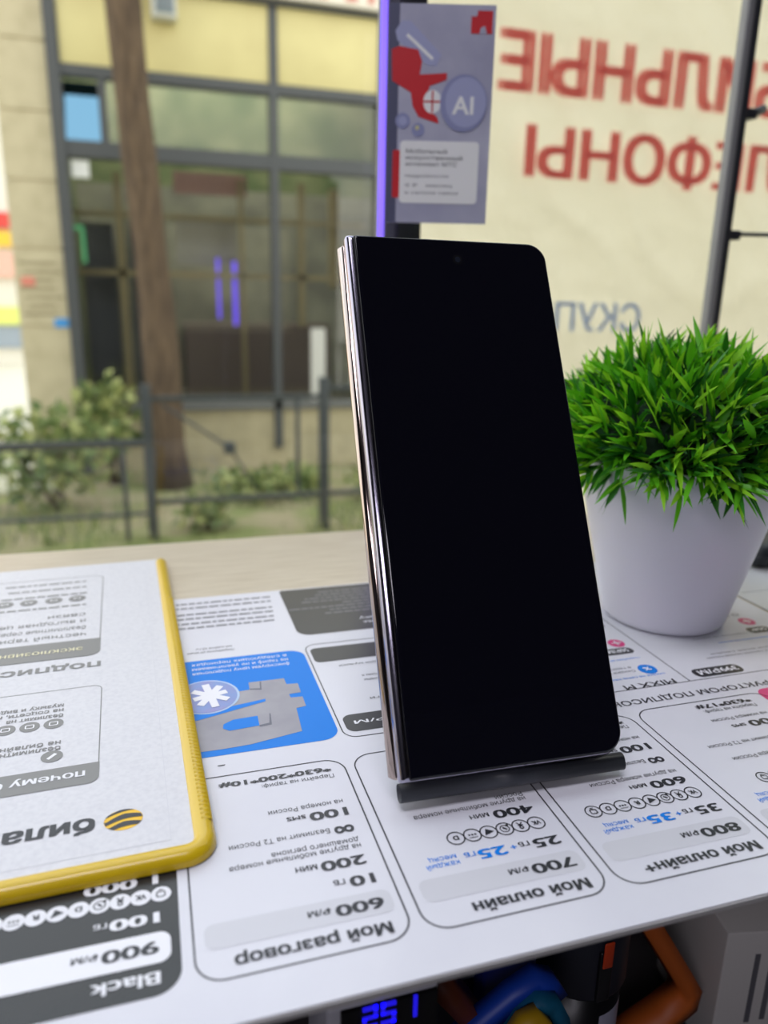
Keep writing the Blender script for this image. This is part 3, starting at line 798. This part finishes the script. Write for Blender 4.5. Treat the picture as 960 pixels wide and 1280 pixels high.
# black canister (speaker)
cn = thing('canister', 'black cylindrical canister with a red tag under the counter edge', 'canister', (.129, .062, -.1548))
cbm = mat('black_canister_plastic', (20, 20, 24), .32); cbl = mat('slate_lid_plastic', (36, 38, 50), .45)
b = MB(); b.lathe([(0, 0), (.0150, 0), (.0154, .0006), (.0154, .064), (0, .064)], cbm, 40); b.build('body', cn)
b = MB(); b.lathe([(0, .0635), (.0164, .0635), (.0168, .0645), (.0166, .105), (.0158, .108), (0, .108)], cbl, 40); b.build('lid', cn)
b = MB(); b.box(-.0030, .0020, -.0176, -.0150, .064, .084, cbm, .0006); b.box(-.0022, .0014, -.0182, -.0174, .078, .088, mat('red_tag', (214, 70, 30), .45), .0005); b.build('clasp', cn)
b = MB()
vs = []; 
for i in range(7):
    a = math.radians(-88+i*8); vs += [(.0156*math.cos(a), .0156*math.sin(a), .030), (.0156*math.cos(a), .0156*math.sin(a), .0555)]
b.add(vs, [(2*i, 2*i+2, 2*i+3, 2*i+1) for i in range(6)], mat('white_label', (196, 196, 216), .4), True); b.build('label', cn)
# carton
bx = thing('carton', 'pale grey carton with faded print in the lower right corner under the counter', 'carton', (.190, .058, -.1548), math.radians(-12))
cm = mat('pale_carton', (222, 219, 214), .6)
b = MB(); b.box(0, .060, 0, .045, 0, .062, cm, .0006); b.build('body', bx)
b = MB(); b.add([(0, .043, .062), (.060, .043, .062), (.058, .052, .072), (.002, .052, .072), (0, .044, .062), (.06, .044, .062), (.058, .053, .072), (.002, .053, .072)], [(0, 1, 2, 3), (7, 6, 5, 4), (0, 3, 7, 4), (1, 5, 6, 2), (3, 2, 6, 7)], cm); b.build('flap', bx)
b = MB()
for i in range(4): b.box(.012+.006*i, .014+.006*i, -.0003, .0002, .020+.001*i, .052-.003*(i % 2), midgrey)
b.build('print', bx)
for i, (x0, x1, z0, z1) in enumerate(((.216, .234, -.110, -.097), (.236, .256, -.122, -.098))):
    b = MB(); b.box(x0, x1, .1580, .1598, z0, z1, mat('note_paper', (168, 164, 184), .6)); 
    tag(b.build('note', None), ('small pale note stuck to the mauve panel, left of two', 'taller pale note stuck to the mauve panel, right of two')[i], 'note')

# ================================================================== BANNER OUTSIDE THE GLASS
def ruffle(x, z):
    a = noise.noise(Vector((x*7, z*5, 1.3))); c = noise.noise(Vector((x*11+z*9, z*4-x*5, 4.1)))
    return .0035*a+.0045*(1-min(1, abs(c)*5))-.001
bm_ = mat('cream_banner_cloth', (250, 241, 212), .5, trans=.6, bump=(6, 1.0, .06))
YB = .80
ban = thing('banner', 'cream banner with mirrored red Cyrillic lettering outside the right window', 'banner', (0, YB, 0))
b = MB(); nx, nz = 150, 100
vs = []; fs = []
random.seed(3)
for side in (0, .0012):
    for i in range(nx+1):
        for j in range(nz+1):
            x = .315+1.6*i/nx; z = -.35+1.35*j/nz
            vs.append((x, side+ruffle(x, z), z))
n1 = (nx+1)*(nz+1)
for i in range(nx):
    for j in range(nz):
        k = i*(nz+1)+j
        fs += [(k, k+1, k+nz+2, k+nz+1)]
b.add(vs[:n1], fs, bm_, True); b.build('cloth', ban)
def mirrored(t, xs, z, wd, cap, m, bold, fit, tail=True):
    vs, fs, _ = glyphs(t, bold); w0 = glyphs(fit, bold)[2]; full = glyphs(t, bold)[2]
    rest = full*wd/w0-wd if tail else 0
    o = MB(); o.add([(xs+rest-a*wd/w0, -.0085-q*.0002, z+c*cap/CAP) for a, c, q in vs], fs, m)
    return o.build('lettering', ban)
redm = mat('faded_red_lettering', (244, 168, 162), .6, trans=.66)
mirrored('МОБИЛЬНЫЕ', .770, .3685, .361, .0605, redm, .045, 'ИЛЬНЫЕ')
mirrored('ТЕЛЕФОНЫ', .769, .2765, .319, .0555, redm, .035, 'ЕФОНЫ')
mirrored('СКУПКА', .637, .092, .096, .036, mat('faded_blue_lettering', (206, 220, 244), .6, trans=.7), .015, 'СКУ', False)
mirrored('А', .905, .088, .05, .045, MATS['faded_blue_lettering'], .015, 'А')

# ================================================================== OUTDOORS
G = -1.15
soil = mat('bare_earth', (150, 138, 106), .95, vary=(3.2, (118, 124, 70), .42, .62), bump=(30, .5, .03))
b = MB(); b.add([(-9, .31, G), (12, .31, G), (12, 30, G), (-9, 30, G)], [(0, 1, 2, 3)], soil); struct(b.build('ground'))
pav = mat('pale_pavement', (214, 206, 184), .8)
b = MB(); b.add([(-6, 5.2, G+.006), (-.62, 5.2, G+.006), (-.9, 16, G+.006), (-9, 16, G+.006)], [(0, 1, 2, 3)], pav); struct(b.build('pavement'))
# ---- shop building across the yard
FY = 5.7
fac = thing('shop_building', 'shop building across the yard with yellow panels and dark framed windows', 'building', (0, FY, G))
def part(name, m, boxes, bev=0, parent=fac):
    b = MB()
    for q in boxes: b.box(q[0], q[1], q[2], q[3], q[4]-G, q[5]-G, m, bev)
    return b.build(name, parent)
stone = mat('beige_stone_tile', (196, 184, 150), .7, vary=(9, (182, 170, 136), .4, .7)); joint = mat('dark_joint', (120, 110, 88), .8)
yp = mat('yellow_facade_panel', (214, 202, 142), .55, vary=(3, (205, 192, 134), .4, .7))
fr = mat('facade_frame_grey', (74, 76, 76), .5)
zs = [-1.15, -.105, .402, .824, 1.238, 1.649, 2.06, 2.6]
pil = part('pilaster', stone, [(-.82, -.505, 0, .3, zs[i]+.008, zs[i+1]-.008) for i in range(7)]+[(-.805, -.515, .01, .3, G, 2.6)])
scr = part('scrawl', mat('faded_brown_paint', (150, 138, 108), .8), [(-.79+.02*(i % 3), -.56+.03*math.sin(i*2), -.003, .002, .30-.055*i, .318-.055*i) for i in range(7)], 0, pil)
part('red_sticker', mat('red_sticker_paint', (214, 130, 110), .6), [(-.785, -.70, -.006, 0, .16, .22)], 0, pil)
part('blue_sticker', mat('blue_sticker_paint', (70, 150, 214), .6), [(-.60, -.51, -.006, 0, -.11, -.05)], 0, pil)
for (x0, x1) in ((-.425, .905), (.965, 1.80), (1.83, 3.2)): part('yellow_panel', yp, [(x0, x1, -.02, .05, 1.53, 2.0)], .006)
part('sign_board', mat('pale_sign_board', (226, 218, 200), .6), [(-.43, 3.2, -.10, .05, 2.03, 2.7)])
for x0, x1 in ((.55, .66), (.92, .98), (1.15, 1.3), (1.42, 1.5), (1.58, 1.62)):
    part('sign_patch', mat('faded_sign_red', (206, 128, 112), .6), [(x0, x1, -.106, -.10, 2.06, 2.3)])
part('cornice', fr, [(-.43, 3.2, -.06, .05, 2.0, 2.03)])
part('mullion', fr, [(-.505, -.43, -.04, .1, G, 2.6)])
part('mullion', fr, [(.905, .962, -.03, .08, -1.0, 2.0)])
part('mullion', fr, [(1.68, 1.76, -.03, .08, -1.0, 2.0)])
part('transom', fr, [(-.43, 3.2, -.025, .08, 1.465, 1.53)])
part('transom', fr, [(-.43, 3.2, -.025, .08, .985, 1.085)])
part('transom', fr, [(-.21, -.16, -.02, .06, .985, 1.465)])
part('window_sill', mat('grey_sill', (104, 104, 100), .6), [(-.43, 3.2, -.03, .08, -.70, -.64)])
part('plinth', mat('beige_plinth', (178, 166, 132), .75, vary=(7, (160, 150, 118), .4, .7)), [(-.43, 3.2, 0, .2, G, -.70)])
pane = glass_mat('facade_glass', (.86, .88, .84, 1), 1.8)
for (x0, x1, z0, z1) in ((-.16, .905, 1.085, 1.465), (.962, 1.68, 1.085, 1.465), (1.76, 3.2, 1.085, 1.465), (-.43, .905, -.64, .985), (.962, 1.68, -.64, .985), (1.76, 3.2, -.64, .985)):
    b = MB(); b.add([(x0, .02, z0-G), (x1, .02, z0-G), (x1, .02, z1-G), (x0, .02, z1-G)], [(0, 1, 2, 3)], pane); b.build('pane', fac)
# upper pane, given a tilt and a mirror finish to reflect the sky
b = MB(); b.box(-.43, -.21, -.006, .006, 0, .385, mat('sky_mirror_glass', (104, 140, 160), .03, 1)); o = b.build('tilted_pane', fac, (0, .0, 1.085-G)); o.rotation_euler = (math.radians(-16), 0, 0)
# store interior
inner = mat('tree_reflection_wall', (128, 134, 100), .8, vary=(2.6, (84, 100, 64), .35, .65)); inner2 = mat('grey_store_wall', (146, 146, 132), .8, vary=(2.8, (112, 112, 104), .35, .65))  # upper wall's mottled green stands in for trees reflected in the panes
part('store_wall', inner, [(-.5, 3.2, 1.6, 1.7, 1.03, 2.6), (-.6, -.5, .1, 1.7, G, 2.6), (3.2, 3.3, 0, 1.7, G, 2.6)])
part('store_wall', inner2, [(-.5, 3.2, 1.6, 1.7, G, 1.03)])
part('store_floor', mat('store_floor_grey', (96, 94, 88), .7), [(-.5, 3.2, .2, 1.7, G, -.72)])
part('store_ceiling', mat('store_ceiling', (170, 168, 160), .8), [(-.6, 3.3, .05, 1.7, 2.6, 2.7)])
tan = mat('tan_post', (160, 146, 112), .6)
part('shelf_post', tan, [(-.165, -.115, .3, .35, -.64, .95)]); part('shelf_post', tan, [(.71, .745, .3, .34, -.64, .95)]); part('shelf_post', tan, [(1.16, 1.21, .3, .34, -.1, .95)]); part('shelf_post', tan, [(1.45, 1.52, .5, .55, .2, .95)])
part('shelf_rail', tan, [(-.45, 3.0, .3, .34, .25, .29)]); part('shelf_rail', tan, [(-.45, 1.7, .36, .40, .66, .69)])
part('display_case', mat('slate_case', (92, 94, 102), .6), [(-.42, -.2, .5, 1.0, -.64, .62), (-.08, .1, .5, 1.0, -.64, .6)])
part('store_counter', mat('dark_counter', (112, 98, 92), .6), [(.3, 1.5, .7, 1.1, -.72, -.1)])
part('store_poster', mat('dusty_pink_panel', (172, 136, 130), .7), [(.25, .78, .36, .38, .84, .99)])
part('store_banner', mat('grey_white_panel', (160, 158, 150), .7), [(.26, .72, .6, .62, .35, .72)])
part('wall_notice', mat('white_notice', (222, 222, 216), .6), [(-.41, -.30, -.004, .012, .86, .965)])
part('pull_handle', mat('green_handle', (70, 150, 96), .5), [(-.425, -.365, -.02, 0, .53, .56), (-.385, -.36, -.02, 0, .32, .54)])
part('violet_tube', mat('violet_neon', (120, 90, 255), .4, emit=(104, 70, 255), estr=1.1), [(.545, .565, .42, .44, -.05, .40), (.665, .695, .42, .44, -.1, .38)])
part('white_door', mat('pale_door', (196, 194, 184), .6), [(1.19, 1.30, -.012, .0, -.70, -.10)])
vb = thing('vent_box', 'small grey ventilation box on the yellow panel beside the tree', 'vent', (.228, FY-.03, 1.82))
b = MB(); b.box(-.078, .078, -.10, 0, 0, .176, mat('pale_vent_plastic', (206, 206, 196), .5), .01); b.build('housing', vb)
b = MB(); b.box(-.052, .062, -.106, -.10, .028, .16, mat('vent_grille', (128, 146, 152), .5), .004)
for i in range(4): b.box(-.048, .058, -.110, -.105, .045+.026*i, .055+.026*i, metal_grey)
b.build('grille', vb)
# ---- distant house down the street at the left
far = thing('street_building', 'bright distant building with coloured shop signs down the street at left', 'building', (-3.4, 15, G))
b = MB(); b.box(-4, 1.5, 0, 3, 0, 7, mat('pale_distant_wall', (226, 220, 205), .8)); b.build('wall', far)
for z0, z1, c in ((2.3, 2.55, (214, 70, 60)), (2.0, 2.25, (236, 190, 60)), (1.5, 1.9, (230, 180, 160)), (.7, 1.0, (220, 226, 120))):
    b = MB(); b.box(-2, 1.5, -.1, 0, z0, z1, mat('street_sign_%d' % c[1], c, .6)); b.build('shop_sign', far)
b = MB(); b.box(-2, 1.5, -.06, 0, .3, .68, mat('far_shop_glass', (150, 160, 170), .2)); b.build('shop_window', far)
# ---- tree
tr = thing('tree', 'leaning brown tree trunk standing before the yellow shop building', 'tree', (.09, 5.2, G))
bark = mat('brown_bark', (112, 92, 70), .9, vary=(9, (84, 68, 52), .35, .65, (3, 3, .6)), bump=(24, .9, .04))
b = MB()
pts = []; rad = []
for i in range(15):
    z = i*.3
    pts.append((-.0+.065*min(z/1.2, 1)*0-.03*z+.02*math.sin(z*1.7), .02*math.sin(z), z)); rad.append(.104+.06*math.exp(-z/.12)+.018*math.exp(-((z-.75)/.4)**2)+.004*math.sin(z*7))
b.tube(pts, rad, bark, 18)
b.tube([(-.08, 0, 3.2), (.10, -.05, 3.6), (.35, -.1, 4.2)], [.05, .045, .03], bark, 10); b.tube([(-.08, 0, 3.0), (-.4, .1, 3.6), (-.6, .1, 4.3)], [.05, .04, .03], bark, 10)
b.build('trunk', tr)
# ---- low metal fence
fe = thing('yard_fence', 'low black metal fence in the yard outside the left window', 'fence', (0, 3.97, G))
fm = mat('dark_fence_paint', (58, 62, 62), .5)
def fpart(nm, *segs):
    b = MB()
    for (p0, p1, r) in segs: b.box(min(p0[0], p1[0])-r, max(p0[0], p1[0])+r, -r, r, min(p0[1], p1[1])-r-G, max(p0[1], p1[1])+r-G, fm, .002)
    return b.build(nm, fe)
fpart('post', ((-.025, G+.02), (-.025, -.345), .026)); fpart('post', ((.907, G+.02), (.907, -.315), .026)); fpart('post', ((-1.0, G+.02), (-1.0, -.5), .022)); fpart('post', ((1.9, G+.02), (1.9, -.315), .026))
fpart('rail', ((-1.0, -.62), (-.025, -.617), .018)); fpart('rail', ((-.025, -.392), (.907, -.392), .013)); fpart('rail', ((-.025, -.94), (.907, -.94), .013)); fpart('rail', ((.907, -.35), (1.9, -.35), .015))
fpart('bar', ((-.155, G+.02), (-.155, -.63), .012)); fpart('bar', ((.76, -.93), (.76, -.40), .011)); fpart('rail', ((-1.0, -1.0), (-.025, -1.0), .009)); fpart('rail', ((.907, -.94), (1.9, -.94), .013))
b = MB(); b.box(.36, .42, -.03, .03, -.69-G, -.63-G, fm, .006); b.tube([(.05, 0, -.42-G), (.39, 0, -.66-G), (.55, 0, -.93-G)], .008, fm, 6); b.build('bracket', fe)
# ---- shrubs and grass
sg = [mat('shrub_light', (172, 176, 112), .7, trans=.3), mat('shrub_mid', (128, 142, 84), .7, trans=.3), mat('shrub_deep', (94, 112, 62), .75, trans=.2)]
def leafcloud(b, c, r, n, L, seed, z0=None):
    random.seed(seed)
    for i in range(n):
        d = Vector((random.gauss(0, 1), random.gauss(0, 1), random.gauss(0, 1))).normalized()*random.random()**.45
        p = Vector(c)+Vector((d.x*r[0], d.y*r[1], d.z*r[2]))
        if z0 is not None and p.z < z0: p.z = z0+random.random()*.05
        a = Vector((random.gauss(0, 1), random.gauss(0, 1), random.gauss(.3, 1))).normalized()*L*random.uniform(.6, 1.3)
        q = a.cross(Vector((random.gauss(0, 1), random.gauss(0, 1), random.gauss(0, 1)))).normalized()*L*.32
        b.add([p, p+a*.5+q, p+a, p+a*.5-q], [(0, 1, 2, 3)], random.choice(sg))
def shrub(x, y, r, n, L, label, seed, h=.0):
    t = thing('shrub', label, 'shrub', (x, y, G))
    b = MB(); leafcloud(b, (0, 0, r[2]+h), r, n, L, seed, .02); b.build('foliage', t)
    b = MB()
    for i in range(5):
        a = i*1.3; b.tube([(0.02*i, 0, 0), (r[0]*.4*math.cos(a), r[1]*.4*math.sin(a), r[2]*.9+h), (r[0]*.8*math.cos(a), r[1]*.8*math.sin(a), r[2]*1.5+h)], [.012, .008, .004], bark, 5)
    b.build('branches', t)
shrub(-.62, 4.7, (.42, .3, .30), 420, .10, 'sprawling green shrub behind the fence at the far left', 5, .06)
shrub(-.30, 5.32, (.24, .25, .27), 260, .10, 'green shrub against the dark window frame left of the tree', 6, .2)
shrub(.72, 4.75, (.40, .3, .09), 340, .08, 'low green weeds by the wall right of the tree', 8)
shrub(1.50, 4.5, (.35, .3, .14), 300, .08, 'low green bush behind the right fence post', 9)
shrub(.25, 4.1, (.16, .14, .09), 130, .07, 'small green tuft behind the fence close to the middle post', 12)
b = MB(); random.seed(21)
for i in range(5200):
    x = random.uniform(-1.2, 2.6); y = random.uniform(3.4, 5.6)
    if math.sin(x*4.1+y*2.3)+math.sin(x*2.2-y*5.1)+random.gauss(0, .5) < .25: continue
    h = random.uniform(.03, .11); a = random.uniform(0, PI); dx, dy = .007*math.cos(a), .007*math.sin(a)
    lx, ly = random.gauss(0, .03), random.gauss(0, .03)
    b.add([(x-dx, y-dy, G), (x+dx, y+dy, G), (x+lx, y+ly, G+h)], [(0, 1, 2)], random.choice(sg))
tag(b.build('grass'), 'patchy green grass growing in the yard outside the window', 'grass', kind='stuff')
